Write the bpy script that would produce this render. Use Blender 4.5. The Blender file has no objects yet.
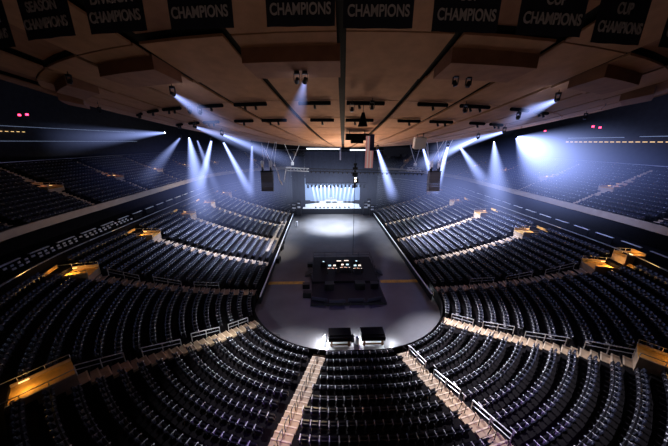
import bpy, math, random
import numpy as np
from mathutils import Vector, Matrix
random.seed(7)
S = bpy.context.scene
COL = S.collection
R = math.radians
sin, cos, PI = math.sin, math.cos, math.pi

# ------------------------------------------------------------------ camera
CAM = Vector((-3.5, 0.0, 22.5)); FPX = 260.0
pt, yw, rl = R(17.3), R(2.6), R(0.45)
fw = Vector((sin(yw)*cos(pt), cos(yw)*cos(pt), -sin(pt)))
rt0 = Vector((cos(yw), -sin(yw), 0)); up0 = rt0.cross(fw)
rt = rt0*cos(rl) + up0*sin(rl); up = -rt0*sin(rl) + up0*cos(rl)
cd = bpy.data.cameras.new('camera'); cam = bpy.data.objects.new('camera', cd); COL.objects.link(cam)
cd.sensor_width = 36; cd.lens = FPX/668*36; cd.clip_end = 400; cd.clip_start = .1
cam.matrix_world = Matrix(((rt.x, up.x, -fw.x, CAM.x), (rt.y, up.y, -fw.y, CAM.y), (rt.z, up.z, -fw.z, CAM.z), (0, 0, 0, 1)))
S.camera = cam

# survey helpers: where a line of sight of the photograph meets a plane / the bowl / the roof
def ray(x, y): return (rt*(x-334) + up*(223-y) + fw*FPX).normalized()
def atz(x, y, z): d = ray(x, y); return CAM + d*((z-CAM.z)/d.z)
def atY(x, y, Y): d = ray(x, y); return CAM + d*((Y-CAM.y)/d.y)

# ------------------------------------------------------------------ materials
def mat(name, col, rough=.6, metal=0., emit=None, es=0., noise=0., nscale=5., spec=None, bump=0.):
    m = bpy.data.materials.new(name); m.use_nodes = True
    nt = m.node_tree; b = nt.nodes['Principled BSDF']
    b.inputs['Base Color'].default_value = (*col, 1)
    b.inputs['Roughness'].default_value = rough
    b.inputs['Metallic'].default_value = metal
    if spec is not None: b.inputs['Specular IOR Level'].default_value = spec
    if emit:
        b.inputs['Emission Color'].default_value = (*emit, 1); b.inputs['Emission Strength'].default_value = es
    if noise or bump:
        tc = nt.nodes.new('ShaderNodeTexCoord'); n = nt.nodes.new('ShaderNodeTexNoise')
        n.inputs['Scale'].default_value = nscale; n.inputs['Detail'].default_value = 5
        nt.links.new(tc.outputs['Object'], n.inputs['Vector'])
        if noise:
            r = nt.nodes.new('ShaderNodeValToRGB')
            r.color_ramp.elements[0].position = .3; r.color_ramp.elements[1].position = .7
            r.color_ramp.elements[0].color = (*[c*(1-noise) for c in col], 1)
            r.color_ramp.elements[1].color = (*[min(1, c*(1+noise)) for c in col], 1)
            nt.links.new(n.outputs['Fac'], r.inputs['Fac']); nt.links.new(r.outputs['Color'], b.inputs['Base Color'])
        if bump:
            bp = nt.nodes.new('ShaderNodeBump'); bp.inputs['Strength'].default_value = bump
            nt.links.new(n.outputs['Fac'], bp.inputs['Height']); nt.links.new(bp.outputs['Normal'], b.inputs['Normal'])
    return m
M = dict(
    floor=mat('polished_concrete', (.14, .14, .15), .2, noise=.14, nscale=.25),
    terrace=mat('dark_terrace', (.007, .006, .007), .9, spec=.05, noise=.3, nscale=2),
    steps=mat('tan_step_concrete', (.38, .27, .175), .7, noise=.15, nscale=3),
    nosing=mat('step_nosing', (.65, .52, .38), .6),
    seat=mat('black_seat_shell', (.016, .018, .032), .27),
    cushion=mat('black_vinyl', (.010, .010, .016), .36),
    arm=mat('grey_arm', (.60, .60, .66), .3),
    ped=mat('dark_metal', (.03, .03, .033), .4, .6),
    black=mat('matt_black', (.005, .005, .006), .9, spec=.1),
    truss=mat('black_truss', (.02, .02, .022), .45, .5),
    silver=mat('aluminium', (.85, .86, .9), .4, .15),
    rail=mat('rail_steel', (.55, .56, .62), .3, .7),
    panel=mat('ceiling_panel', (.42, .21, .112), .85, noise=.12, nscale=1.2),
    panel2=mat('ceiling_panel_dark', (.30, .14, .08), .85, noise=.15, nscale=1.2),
    void=mat('ceiling_void', (.008, .007, .006), .9),
    fascia=mat('fascia_tan', (.36, .29, .22), .6, noise=.1, nscale=1),
    wall=mat('dark_wall', (.03, .03, .036), .8, noise=.2, nscale=1),
    vom=mat('vomitory_wall', (.75, .42, .10), .7, noise=.2, nscale=2),
    banner=mat('navy_banner', (.012, .014, .032), .85),
    letter=mat('banner_letter', (.50, .46, .50), .8),
    drape=mat('navy_drape', (.015, .02, .045), .8, noise=.3, nscale=2),
    backdrop=mat('lit_backdrop', (.3, .4, .6), .8, emit=(.36, .56, .95), es=.42),  # stage light on the cloth put in as emission
    white=mat('white_deck', (.8, .82, .85), .5),
    deck=mat('stage_deck_glow', (.75, .8, .88), .5, emit=(.75, .88, 1), es=.75),  # deck emits too: its brightness under the stage lamps is painted in
    lens=mat('lamp_lens', (1, 1, 1), .3, emit=(.85, .92, 1), es=60),
    lensw=mat('warm_lens', (1, 1, 1), .3, emit=(1, .85, .6), es=15),
    strip=mat('led_strip', (1, 1, 1), .3, emit=(.75, .85, 1), es=2.2),
    warm=mat('warm_strip', (1, .8, .5), .4, emit=(1, .62, .25), es=1.6),
    cool=mat('cool_strip', (.6, .7, .9), .4, emit=(.5, .65, 1), es=.35),
    red=mat('red_indicator', (1, .05, .1), .4, emit=(1, .04, .12), es=6),
    case=mat('black_case', (.009, .009, .013), .6, spec=.25),
    wood=mat('brown_wood', (.25, .11, .04), .5),
    yellow=mat('yellow_cable_ramp', (.60, .36, .05), .6, noise=.3, nscale=1),
    screen=mat('screen', (1, .9, .8), .4, emit=(1, .80, .7), es=1.3),
    screenb=mat('screen_blue', (.6, .8, 1), .4, emit=(.6, .85, 1), es=1.2),
    screenr=mat('screen_orange', (1, .5, .3), .4, emit=(1, .4, .2), es=1.5),
    barric=mat('barricade_panel', (.03, .03, .06), .4),
    pinks=mat('flag_red_glow', (.85, .42, .40), .8, emit=(.8, .4, .4), es=.22), flagw=mat('flag_white_glow', (.95, .8, .78), .8, emit=(.9, .6, .55), es=.22), canton=mat('flag_blue', (.04, .05, .14), .8),  # stripes emit faintly, light on the flag put into the material
    speaker=mat('speaker_grille', (.12, .12, .13), .5),
    ribbon=mat('pale_counter', (.75, .78, .85), .35),
    chairw=mat('white_chair', (.6, .6, .62), .35),
    duct=mat('dark_drape_valance', (.01, .011, .016), .8),
)

# ------------------------------------------------------------------ mesh builder
class MB:
    def __init__(s): s.v = []; s.f = []; s.mi = []
    def add(s, vs, fs, mi=0):
        o = len(s.v); s.v += [tuple(p) for p in vs]; s.f += [tuple(i+o for i in f) for f in fs]; s.mi += [mi]*len(fs); return s
    def box(s, c, d, rz=0, rx=0, mi=0, taper=1.0, ry=0):
        hx, hy, hz = d[0]/2, d[1]/2, d[2]/2
        m = Matrix.Rotation(rz, 3, 'Z') @ Matrix.Rotation(rx, 3, 'X') @ Matrix.Rotation(ry, 3, 'Y')
        vs = []
        for z in (-hz, hz):
            t = taper if z > 0 else 1
            for x, y in ((-hx, -hy), (hx, -hy), (hx, hy), (-hx, hy)):
                vs.append(m @ Vector((x*t, y*t, z)) + Vector(c))
        return s.add(vs, [(3, 2, 1, 0), (4, 5, 6, 7), (0, 1, 5, 4), (1, 2, 6, 5), (2, 3, 7, 6), (3, 0, 4, 7)], mi)
    def tube(s, a, b, r, n=8, r2=None, mi=0, cap=True):
        a = Vector(a); b = Vector(b); r2 = r if r2 is None else r2
        d = (b-a).normalized(); u = d.orthogonal().normalized(); w = d.cross(u)
        vs = [a + (u*cos(2*PI*i/n) + w*sin(2*PI*i/n))*r for i in range(n)] + [b + (u*cos(2*PI*i/n) + w*sin(2*PI*i/n))*r2 for i in range(n)]
        fs = [(i, (i+1) % n, n+(i+1) % n, n+i) for i in range(n)]
        if cap: fs += [tuple(range(n))[::-1], tuple(range(n, 2*n))]
        return s.add(vs, fs, mi)
    def path(s, pts, r, n=6, mi=0):
        for a, b in zip(pts, pts[1:]): s.tube(a, b, r, n, mi=mi)
        return s
    def quad(s, a, b, c, d, mi=0): return s.add([a, b, c, d], [(0, 1, 2, 3)], mi)
    def build(s, name, mats, parent=None, smooth=False, bevel=0, loc=None):
        me = bpy.data.meshes.new(name); me.from_pydata([tuple(p) for p in s.v], [], s.f)
        for m in (mats if isinstance(mats, (list, tuple)) else [mats]): me.materials.append(m)
        me.polygons.foreach_set('material_index', s.mi)
        if smooth: me.polygons.foreach_set('use_smooth', [True]*len(s.f))
        me.update()
        o = bpy.data.objects.new(name, me); COL.objects.link(o)
        if parent: o.parent = parent
        if loc is not None: o.location = loc
        if bevel:
            b = o.modifiers.new('bevel', 'BEVEL'); b.width = bevel; b.segments = 2; b.limit_method = 'ANGLE'
        return o

def tag(o, label=None, cat=None, group=None, kind=None):
    if label: o['label'] = label
    if cat: o['category'] = cat
    if group: o['group'] = group
    if kind: o['kind'] = kind
    return o
def empty(name, loc=(0, 0, 0), rz=0, label=None, cat=None, group=None):
    o = bpy.data.objects.new(name, None); COL.objects.link(o); o.location = loc; o.rotation_euler.z = rz; o.empty_display_size = .2
    return tag(o, label, cat, group)
def copy_tree(o, parent=None):
    c = o.copy(); COL.objects.link(c); c.parent = parent
    for ch in list(o.children): copy_tree(ch, c)
    return c
def struct(mb, name, mats, **k): return tag(mb.build(name, mats, **k), kind='structure')
ORD = 'zeroth first second third fourth fifth sixth seventh eighth ninth tenth eleventh twelfth thirteenth fourteenth fifteenth sixteenth seventeenth eighteenth nineteenth twentieth'.split()
def ordn(n): return ORD[n] if n <= 20 else 'twenty-' + ORD[n-20] if n < 30 else 'thirtieth' if n == 30 else 'thirty-' + ORD[n-30]

# ------------------------------------------------------------------ the bowl's plan
HW, RC, Y0, YF = 13.2, 11.5, 22.0, 86.5
CX, C0, C1 = HW-RC, Y0+RC, YF-RC
def dist(x, y):
    ax = abs(x); yy = min(max(y, C0), C1); dy = y-yy; dx = max(ax-CX, 0)
    if dy == 0: return ax-HW
    return math.hypot(dx, dy)-RC
def zlow(d): return 1.0+.2*d+.006*d*d if d > 0 else 0
def ring(d, step, closed=True):
    """points and outward normals along the offset curve at distance d, clockwise from the near end's middle"""
    r = RC+d; segs = [('l', (0, Y0-d), (CX, Y0-d)), ('a', (CX, C0), -PI/2, 0), ('l', (HW+d, C0), (HW+d, C1)), ('a', (CX, C1), 0, PI/2),
                      ('l', (CX, YF+d), (-CX, YF+d)), ('a', (-CX, C1), PI/2, PI), ('l', (-HW-d, C1), (-HW-d, C0)), ('a', (-CX, C0), PI, 1.5*PI), ('l', (-CX, Y0-d), (0, Y0-d))]
    nrm = [(0, -1), None, (1, 0), None, (0, 1), None, (-1, 0), None, (0, -1)]
    L = [math.hypot(s[2][0]-s[1][0], s[2][1]-s[1][1]) if s[0] == 'l' else r*(s[3]-s[2]) for s in segs]
    T = sum(L); n = int(T/step); out = []
    for i in range(n):
        s = i*T/n+T/n/2; k = 0
        while s > L[k]: s -= L[k]; k += 1
        g = segs[k]
        if g[0] == 'l':
            t = s/L[k]; out.append((g[1][0]+(g[2][0]-g[1][0])*t, g[1][1]+(g[2][1]-g[1][1])*t, *nrm[k]))
        else:
            a = g[2]+s/r; out.append((g[1][0]+r*cos(a), g[1][1]+r*sin(a), cos(a), sin(a)))
    return out
# fixed-angle ring for surfaces: same number of points at each d
def ring_n(d, na=16, nl=12):
    r = RC+d; P = []
    for cx, cy, a0 in ((CX, C0, -PI/2), (CX, C1, 0), (-CX, C1, PI/2), (-CX, C0, PI)):
        P += [(cx+r*cos(a0+PI/2*i/na), cy+r*sin(a0+PI/2*i/na)) for i in range(na+1)]
    return P
def sweep(mb, prof, mi=0):
    """prof: list of (d, z) swept round the bowl"""
    rings = [[(x, y, z) for x, y in ring_n(d)] for d, z in prof]; n = len(rings[0])
    for a, b in zip(rings, rings[1:]):
        vs = a+b; mb.add(vs, [(i, (i+1) % n, n+(i+1) % n, n+i) for i in range(n)], mi)
    return mb
PITCH = 1.22; NROW = 18
def row_d(k): return PITCH*k            # front edge of tread k
def row_z(k): return zlow(PITCH*k+.5)

# ---- structure: floor, terraces
b = MB(); b.add([(-90, -20, 0), (90, -20, 0), (90, 150, 0), (-90, 150, 0)], [(0, 1, 2, 3)])
struct(b, 'floor', M['floor'])
prof = [(0, 0), (0, row_z(0)+.55), (.08, row_z(0)+.55), (.08, row_z(0))]
for k in range(NROW):
    prof.append((row_d(k+1), row_z(k)))
    if k < NROW-1: prof.append((row_d(k+1), row_z(k+1)))
DTOP = row_d(NROW); ZTOP = row_z(NROW-1)
prof += [(DTOP, ZTOP), (DTOP+.5, ZTOP), (DTOP+.5, ZTOP+1.25), (DTOP+.65, ZTOP+1.25), (DTOP+.65, ZTOP+.5), (31, ZTOP+.5), (31, 11.6), (26.2, 11.6)]
struct(sweep(MB(), prof), 'floor_lower_terrace', M['terrace'])
struct(sweep(MB(), [(DTOP+.47, ZTOP+1.25), (DTOP+.47, ZTOP+1.32), (DTOP+.68, ZTOP+1.32), (DTOP+.68, ZTOP+1.25)]), 'trim_1', M['rail'])
# upper tier
UD0, UZ0, UP_, UN = 26.2, 12.2, 1.1, 14
def uz(k): return UZ0+.4*UP_*k
prof = [(26.4, 12.3)]
for k in range(UN): prof += [(UD0+.2+UP_*k, uz(k)), (UD0+.2+UP_*(k+1), uz(k))]
UDT = UD0+.2+UP_*UN; UZT = uz(UN-1)
prof += [(UDT, UZT+1.0), (UDT+.2, UZT+1.0), (UDT+.2, UZT+.3), (52, UZT+.3)]
struct(sweep(MB(), prof), 'floor_upper_terrace', M['terrace'])
struct(sweep(MB(), [(26.25, 11.75), (26.1, 11.75), (26.1, 12.72), (26.4, 12.72), (26.4, 12.2)]), 'trim_2', M['fascia'])
struct(sweep(MB(), [(UDT-.05, UZT+.95), (UDT-.05, UZT+1.05), (UDT+.22, UZT+1.05)]), 'trim_3', M['rail'])
# the back wall of the hall
struct(sweep(MB(), [(52, UZT), (52, 34)]), 'wall_back', M['wall'])

# ---- aisles of steps
LOW_A = {
 'cR': ((4.9, 22.0), (10.3, 0.6)), 'cL': ((-3.9, 22.0), (-9.1, 0.6)),
 'bR': ((11.2, 27.6), (25.0, 12.0)), 'bL': ((-11.6, 27.4), (-25.0, 12.0)),
 'dR': ((13.2, 34.3), (34.5, 28.2)), 'dL': ((-13.2, 34.3), (-34.5, 28.2)),
 'eR': ((13.2, 43.6), (35.2, 41.8)), 'eL': ((-13.2, 43.6), (-35.2, 41.8)),
 'fR': ((13.2, 55), (35.2, 55)), 'fL': ((-13.2, 55), (-35.2, 55)),
 'gR': ((13.2, 67), (35.2, 67)), 'gL': ((-13.2, 65.5), (-35.2, 65.5)),
 'hR': ((13.2, 81.5), (33.2, 81.5)), 'hL': ((-13.2, 78), (-34.8, 78)),
}
UP_A = {}
for s, n in ((1, 'R'), (-1, 'L')):
    for i, (y0_, y1_) in enumerate(((31, 29), (42.3, 43.8), (55.7, 57.3), (69.7, 71.5), (82.5, 86.0))): UP_A['u%d%s' % (i, n)] = ((s*39.2, y0_), (s*55, y1_))
    UP_A['u5'+n] = ((s*35.6, 92.2), (s*49, 100)); UP_A['u6'+n] = ((s*27, 103), (s*37, 116)); UP_A['u7'+n] = ((s*13, 111), (s*17, 127))
def seg_dist(x, y, a, b):
    ax, ay = a; bx, by = b; L = math.hypot(bx-ax, by-ay); ux, uy = (bx-ax)/L, (by-ay)/L
    t = (x-ax)*ux+(y-ay)*uy
    if t < -1.5 or t > L+1.5: return 99
    return abs(-(x-ax)*uy+(y-ay)*ux)
AW = 1.35
def aisle(a, b, prof_z, d_lo, d_hi, name, pitch, w=AW):
    ax, ay = a; bx, by = b; L = math.hypot(bx-ax, by-ay); ux, uy = (bx-ax)/L, (by-ay)/L; px, py = -uy, ux
    mb = MB(); N = int(L/.04); last = None; t0 = None; cur = None
    def block(t0, t1, z):
        c = (ax+ux*(t0+t1)/2, ay+uy*(t0+t1)/2, z-.35)
        mb.box(c, (t1-t0, w, .7), rz=math.atan2(uy, ux))
        e = (ax+ux*(t0+.05), ay+uy*(t0+.05), z+.012)
        mb.box(e, (.1, w, .025), rz=math.atan2(uy, ux), mi=1)
    for i in range(N+1):
        t = L*i/N; d = dist(ax+ux*t, ay+uy*t)
        if d < d_lo or d > d_hi: z = None
        else: z = prof_z(d)
        if z != cur:
            if cur is not None: block(t0, t, cur)
            cur = z; t0 = t
    if cur is not None: block(t0, L, cur)
    o = mb.build(name, [M['steps'], M['nosing']]); tag(o, kind='structure'); return o
def steps_low(d):
    h = int(d/(PITCH/2)); k = h//2
    k = min(k, NROW-1)
    if h % 2 == 0 or k == NROW-1: return round(row_z(k)+.03, 3)
    return round((row_z(k)+row_z(k+1))/2+.03, 3)
def steps_up(d):
    t = (d-UD0-.2)/(UP_/2); h = int(t); return round(UZ0+.2*UP_*h+.03, 3)
for n, (a, b_) in LOW_A.items(): aisle(a, b_, steps_low, .08, DTOP if n[0] == 'c' else 15.4 if n[0] == 'b' else 18.3, 'trim_aisle_steps', PITCH)
for n, (a, b_) in UP_A.items(): aisle(a, b_, steps_up, 26.5, 41.6, 'trim_aisle_steps', UP_, 1.2)

# ---- vomitories: rectangular openings in the seating, lit from inside
VOMS = []
def vomitory(c, out, z, L, W, power, label, group, h=1.0, col=(1, .55, .15), rise=.85):
    """c centre of the opening's inner end, out: outward unit vector"""
    rz = math.atan2(out[1], out[0])
    e = empty('vomitory', (c[0], c[1], z), rz, label, 'stairwell', group)
    f = MB().box((L/2, 0, rise), (L, W, .08)); f.build('landing', M['vom'], e)
    MB().box((.05, 0, rise/2), (.1, W, rise)).build('front_wall', M['steps'], e)
    hw = .45*h; top = rise+hw
    for s in (-1, 1): MB().box((L/2, s*W/2, (rise+hw)/2), (L, .12, rise+hw)).build('side_wall', M['steps'], e)
    MB().box((L+.05, 0, (rise+.9*h)/2), (.12, W+.1, rise+.9*h)).build('end_wall', M['vom'], e)
    for s in (-1, 1):
        r = MB(); r.tube((0, s*W/2, top+.35), (L, s*W/2, top+.35), .03)
        for t in (0, .33, .66, 1): r.tube((L*t, s*W/2, top), (L*t, s*W/2, top+.35), .025)
        r.build('handrail', M['rail'], e)
    for s in (-1, 1): MB().box((L*.6, s*(W/2-.08), rise+hw*.6), (.5, .04, .08)).build('wall_light', M['warm'], e)
    ld = bpy.data.lights.new('vomitory_light', 'POINT'); ld.energy = power; ld.color = col; ld.shadow_soft_size = .25
    lo = bpy.data.objects.new('vomitory_light', ld); COL.objects.link(lo); lo.parent = e; lo.location = (L*.6, 0, rise+.55)
    VOMS.append((c, out, L, W))
    return e
def unit(a, b): L = math.hypot(b[0]-a[0], b[1]-a[1]); return ((b[0]-a[0])/L, (b[1]-a[1])/L)
VW = {'bR': 45, 'bL': 30, 'dR': 100, 'dL': 90, 'eR': 40, 'eL': 60, 'fR': 14, 'fL': 8, 'gR': 14, 'gL': 8, 'hR': 12, 'hL': 8}
WH = dict(c='front', b='corner', d='second', e='third', f='fourth', g='fifth', h='sixth')
for n, (a, b_) in LOW_A.items():
    if n[0] == 'c': continue
    u = unit(a, b_); t = 0
    dv = 15.2 if n[0] == 'b' else 18.0
    while dist(a[0]+u[0]*t, a[1]+u[1]*t) < dv: t += .05
    vomitory((a[0]+u[0]*t, a[1]+u[1]*t), u, zlow(dv)+.05, 3.9, 2.1 if n[0] == 'b' else 2.5, VW[n],
             'amber lit stairwell opening at the top of the %s lower aisle, %s side' % (WH[n[0]], 'right' if n[1] == 'R' else 'left'), 'lower bowl stairwells', .6 if n[0] == 'b' else 1.0, rise=1.1 if n[0] == 'b' else .85)
for n, (a, b_) in UP_A.items():
    u = unit(a, b_); t = 0
    while dist(a[0]+u[0]*t, a[1]+u[1]*t) < 32.5: t += .05
    vomitory((a[0]+u[0]*t, a[1]+u[1]*t), u, UZ0+.4*(32.5-26.4), 3.4, 2.2, 9 if n[1] in '1234' else 3,
             'orange lit opening in the upper tier, %s aisle from the camera, %s side' % (ordn(int(n[1])+1), 'right' if n[2] == 'R' else 'left'), 'upper tier stairwells', .8, (1, .40, .15), .55)
def in_vom(x, y):
    for c, o, L, W in VOMS:
        dx, dy = x-c[0], y-c[1]; t = dx*o[0]+dy*o[1]; w = abs(-dx*o[1]+dy*o[0])
        if -.5 < t < L+.5 and w < W/2+.35: return True
    return False

# ------------------------------------------------------------------ seats
SC = 1.12
def seat_parts():
    P = {}
    # backrest: a curved tapered shell, local -Y is the back (outward), +Y the floor
    b = MB(); nx, nz = 6, 5; W = .25; V = []
    for side in (0, 1):
        for j in range(nz+1):
            tz = j/nz; z = .36+.50*tz
            for i in range(nx+1):
                tx = i/nx*2-1; w = W*(1-.10*tz**3)
                y = -.02-.16*tz-.05*(1-tx*tx)+(.055 if side == 0 else 0)
                zz_ = z-.03*(abs(tx)**4)*(1 if j == nz else 0)
                V.append((tx*w, y, zz_))
    n = (nx+1)*(nz+1); F = []
    for j in range(nz):
        for i in range(nx):
            a = j*(nx+1)+i; F.append((a, a+1, a+nx+2, a+nx+1)); F.append((n+a, n+a+nx+1, n+a+nx+2, n+a+1))
    bd = [i for i in range(nx+1)]+[j*(nx+1)+nx for j in range(1, nz+1)]+[nz*(nx+1)+i for i in range(nx-1, -1, -1)]+[j*(nx+1) for j in range(nz-1, 0, -1)]
    for q in range(len(bd)):
        a, c = bd[q], bd[(q+1) % len(bd)]; F.append((c, a, n+a, n+c))
    b.add(V, F); P['backrest'] = (b, M['seat'])
    # tipped-up seat
    s = MB(); s.box((0, .13, .56), (.44, .10, .38), rx=R(12), taper=.9); s.box((0, .10, .385), (.42, .12, .06)); P['seat'] = (s, M['cushion'])
    a = MB(); a.box((-.28, .05, .64), (.055, .36, .045)); a.box((-.28, .0, .45), (.04, .10, .38)); P['armrest'] = (a, M['arm'])
    p = MB(); p.box((-.28, 0, .15), (.05, .16, .3)); p.box((-.28, .03, .015), (.10, .28, .03)); p.tube((-.28, .03, .34), (.28, .03, .34), .022, 6); P['pedestal'] = (p, M['ped'])
    return P
SP = seat_parts()
def xf(px, py, pz, nx, ny):
    """seat at p, outward normal n -> matrix (local +Y inward)"""
    return Matrix(((-(-ny), 0, 0), (0, 0, 0), (0, 0, 0)))
slots = []   # (x, y, z, nx, ny, row, tier)
for k in range(NROW):
    d = row_d(k)+.62
    for x, y, nx, ny in ring(d, .565*SC):
        if min(seg_dist(x, y, *s) for s in LOW_A.values()) < AW/2+.32 or in_vom(x, y): continue
        if abs(x) < 15+k*.2 and y > 84.5: continue
        slots.append((x, y, row_z(k), nx, ny, k, 0))
for k in range(UN):
    d = UD0+.2+UP_*k+.6
    for x, y, nx, ny in ring(d, .565*SC):
        if y < 8: continue
        if min(seg_dist(x, y, *s) for s in UP_A.values()) < .6+.32 or in_vom(x, y): continue
        slots.append((x, y, uz(k), nx, ny, k, 1))
def camproj(x, y, z):
    v = Vector((x, y, z))-CAM; zc = v.dot(fw)
    return 334+FPX*v.dot(rt)/max(zc, .01), 223-FPX*v.dot(up)/max(zc, .01), zc
cand = []
for i, s in enumerate(slots):
    if s[6]: continue
    u, v, zc = camproj(s[0], s[1], s[2]+.6)
    if zc > 1 and -3 < u < 671 and v < 449: cand.append((zc, i))
cand.sort(); NEAR = set(i for _, i in cand[:300])

# individual seats
proto = empty('arena_seat')
for nm, (mb, m) in SP.items(): mb.build(nm, m, proto, smooth=False, bevel=.0)
def block_of(x, y):
    def side(s):
        (ax, ay), (bx, by) = s; return (bx-ax)*(y-ay)-(by-ay)*(x-ax)
    if side(LOW_A['cR']) < 0 and side(LOW_A['cL']) > 0: return 'M'
    if x > 0: return 'R' if side(LOW_A['bR']) < 0 else 'RR'
    return 'L' if side(LOW_A['bL']) > 0 else 'LL'
BLK = {'M': 'centre block between the two front stairs', 'R': 'block right of the front stairs', 'L': 'block left of the front stairs',
       'RR': 'block beyond the right corner stairs', 'LL': 'block beyond the left corner stairs'}
# index in block by x order in each row
def bk(s):
    sgn = block_of(s[0], s[1]); return sgn
rows = {}
for i, s in enumerate(slots):
    if s[6] or s[1] > 34: continue
    rows.setdefault((s[5], block_of(s[0], s[1])), []).append(i)
first = True
for key, idx in rows.items():
    k, blk = key
    rev = blk in ('L', 'LL')          # count from the front stairs outwards; the centre block from its left end
    idx.sort(key=lambda i: -slots[i][0] if rev else slots[i][0])
    for n, i in enumerate(idx):
        if i not in NEAR: continue
        s = slots[i]
        r = proto if first else copy_tree(proto); first = False
        r.location = (s[0], s[1], s[2]); r.scale = (SC, SC, SC)
        r.rotation_euler.z = math.atan2(-s[4], -s[3])-PI/2
        frm = 'left' if blk == 'M' else 'stairs'
        tag(r, 'black tip-up seat, %s from %s, %s row up, %s' % (ordn(n+1), frm, ordn(k+1), BLK[blk]), 'seat', 'black tip-up seats of the lower bowl')

# all the remaining seats as one mesh
V0 = []; F0 = []; I0 = []
def simple_seat():
    b = MB()
    V = []
    for side in (0, 1):
        for z, y in ((.36, -.03), (.62, -.12), (.86, -.20)):
            for tx in (-1, 0, 1):
                V.append((tx*(.25 if z < .8 else .23), y-.04*(1-tx*tx)+(.05 if side == 0 else 0), z))
    F = []
    for j in range(2):
        for i in range(2):
            a = j*3+i; F += [(a, a+1, a+4, a+3), (9+a, 9+a+3, 9+a+4, 9+a+1)]
    bd = [0, 1, 2, 5, 8, 7, 6, 3]
    for q in range(8): F.append((bd[(q+1) % 8], bd[q], 9+bd[q], 9+bd[(q+1) % 8]))
    b.add(V, F, 0)
    b.box((0, .13, .56), (.44, .10, .38), rx=R(12), mi=1); b.box((-.28, .05, .64), (.055, .36, .045), mi=2); b.box((-.28, 0, .3), (.05, .14, .6), mi=3)
    return b
sb = simple_seat(); sv = np.array(sb.v)*SC; sl = [len(f) for f in sb.f]
far = [s for i, s in enumerate(slots) if i not in NEAR]
nS, nV = len(far), len(sv)
A = np.array([(s[0], s[1], s[2], math.atan2(-s[4], -s[3])-PI/2) for s in far])
c_, s_ = np.cos(A[:, 3])[:, None], np.sin(A[:, 3])[:, None]
X = sv[None, :, 0]*c_-sv[None, :, 1]*s_+A[:, 0:1]; Y = sv[None, :, 0]*s_+sv[None, :, 1]*c_+A[:, 1:2]; Z = sv[None, :, 2]+A[:, 2:3]+X*0
co = np.stack([X, Y, Z], -1).reshape(-1)
lv = np.concatenate([np.array(f) for f in sb.f]); nL = len(lv)
loops = (lv[None, :]+(np.arange(nS)*nV)[:, None]).reshape(-1)
tot = np.tile(np.array(sl), nS); starts = np.concatenate([[0], np.cumsum(tot)[:-1]])
me = bpy.data.meshes.new('seat_rows'); me.vertices.add(nS*nV); me.vertices.foreach_set('co', co.astype(np.float32))
me.loops.add(nS*nL); me.loops.foreach_set('vertex_index', loops.astype(np.int32))
me.polygons.add(len(tot)); me.polygons.foreach_set('loop_start', starts.astype(np.int32)); me.polygons.foreach_set('loop_total', tot.astype(np.int32))
me.polygons.foreach_set('material_index', np.tile(np.array(sb.mi), nS).astype(np.int32))
for m in (M['seat'], M['cushion'], M['arm'], M['ped']): me.materials.append(m)
me.update(calc_edges=True); me.validate()
o = bpy.data.objects.new('arena_seats', me); COL.objects.link(o)
tag(o, 'thousands of black tip-up seats in curved rows filling both tiers of the bowl', 'seats', kind='stuff')
print('SEATS', len(slots), 'far', nS)

# ------------------------------------------------------------------ railings beside the aisles
def railing(p0, p1, label, cat='railing', m='rail', h=.95, name='aisle_railing', group='steel aisle railings'):
    e = empty(name, p0, 0, label, cat, group)
    a = Vector((0, 0, 0)); b = Vector(p1)-Vector(p0)
    t = MB()
    t.tube(a+Vector((0, 0, h)), b+Vector((0, 0, h)), .045); t.build('top_rail', M[m], e)
    MB().tube(a+Vector((0, 0, h*.55)), b+Vector((0, 0, h*.55)), .035).build('middle_rail', M[m], e)
    for q in (0, .5, 1):
        c = a.lerp(b, q); MB().tube(c, c+Vector((0, 0, h)), .04).build('post', M[m], e)
    return e
def along(n, d0, d1, off, label):
    a, b_ = LOW_A[n]; u = unit(a, b_); p = (-u[1], u[0]); pts = []
    for dd in (d0, d1):
        t = 0
        while dist(a[0]+u[0]*t, a[1]+u[1]*t) < dd: t += .02
        x, y = a[0]+u[0]*t+p[0]*off, a[1]+u[1]*t+p[1]*off
        pts.append((x, y, row_z(min(NROW-1, int(dist(x, y)/PITCH)))+.05))
    railing(pts[0], pts[1], label)
for i, (q0, q1) in enumerate(((.6, 3.4), (4.6, 7.6), (8.8, 11.8), (13, 16))): along('cR', q0, q1, .62, 'silver railing beside the right front stairs, %s one up from the floor' % ordn(i+1))
for i, (q0, q1) in enumerate(((1, 3.4), (4.4, 7.2), (8.2, 11.2), (12.4, 15.2))):
    along('bR', q0, q1, .62, 'steel railing beside the right corner stairs, %s up from the floor' % ordn(i+1))
    along('bL', q0, q1, -.62, 'steel railing beside the left corner stairs, %s up from the floor' % ordn(i+1))
for i, (q0, q1) in enumerate(((5, 8), (9.5, 12.5), (14, 17))):
    along('dL', q0, q1, -.62, 'thin steel railing by the second left aisle, %s up from the floor' % ordn(i+1))
    along('dR', q0, q1, .62, 'thin steel railing by the second right aisle, %s up from the floor' % ordn(i+1))
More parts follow.
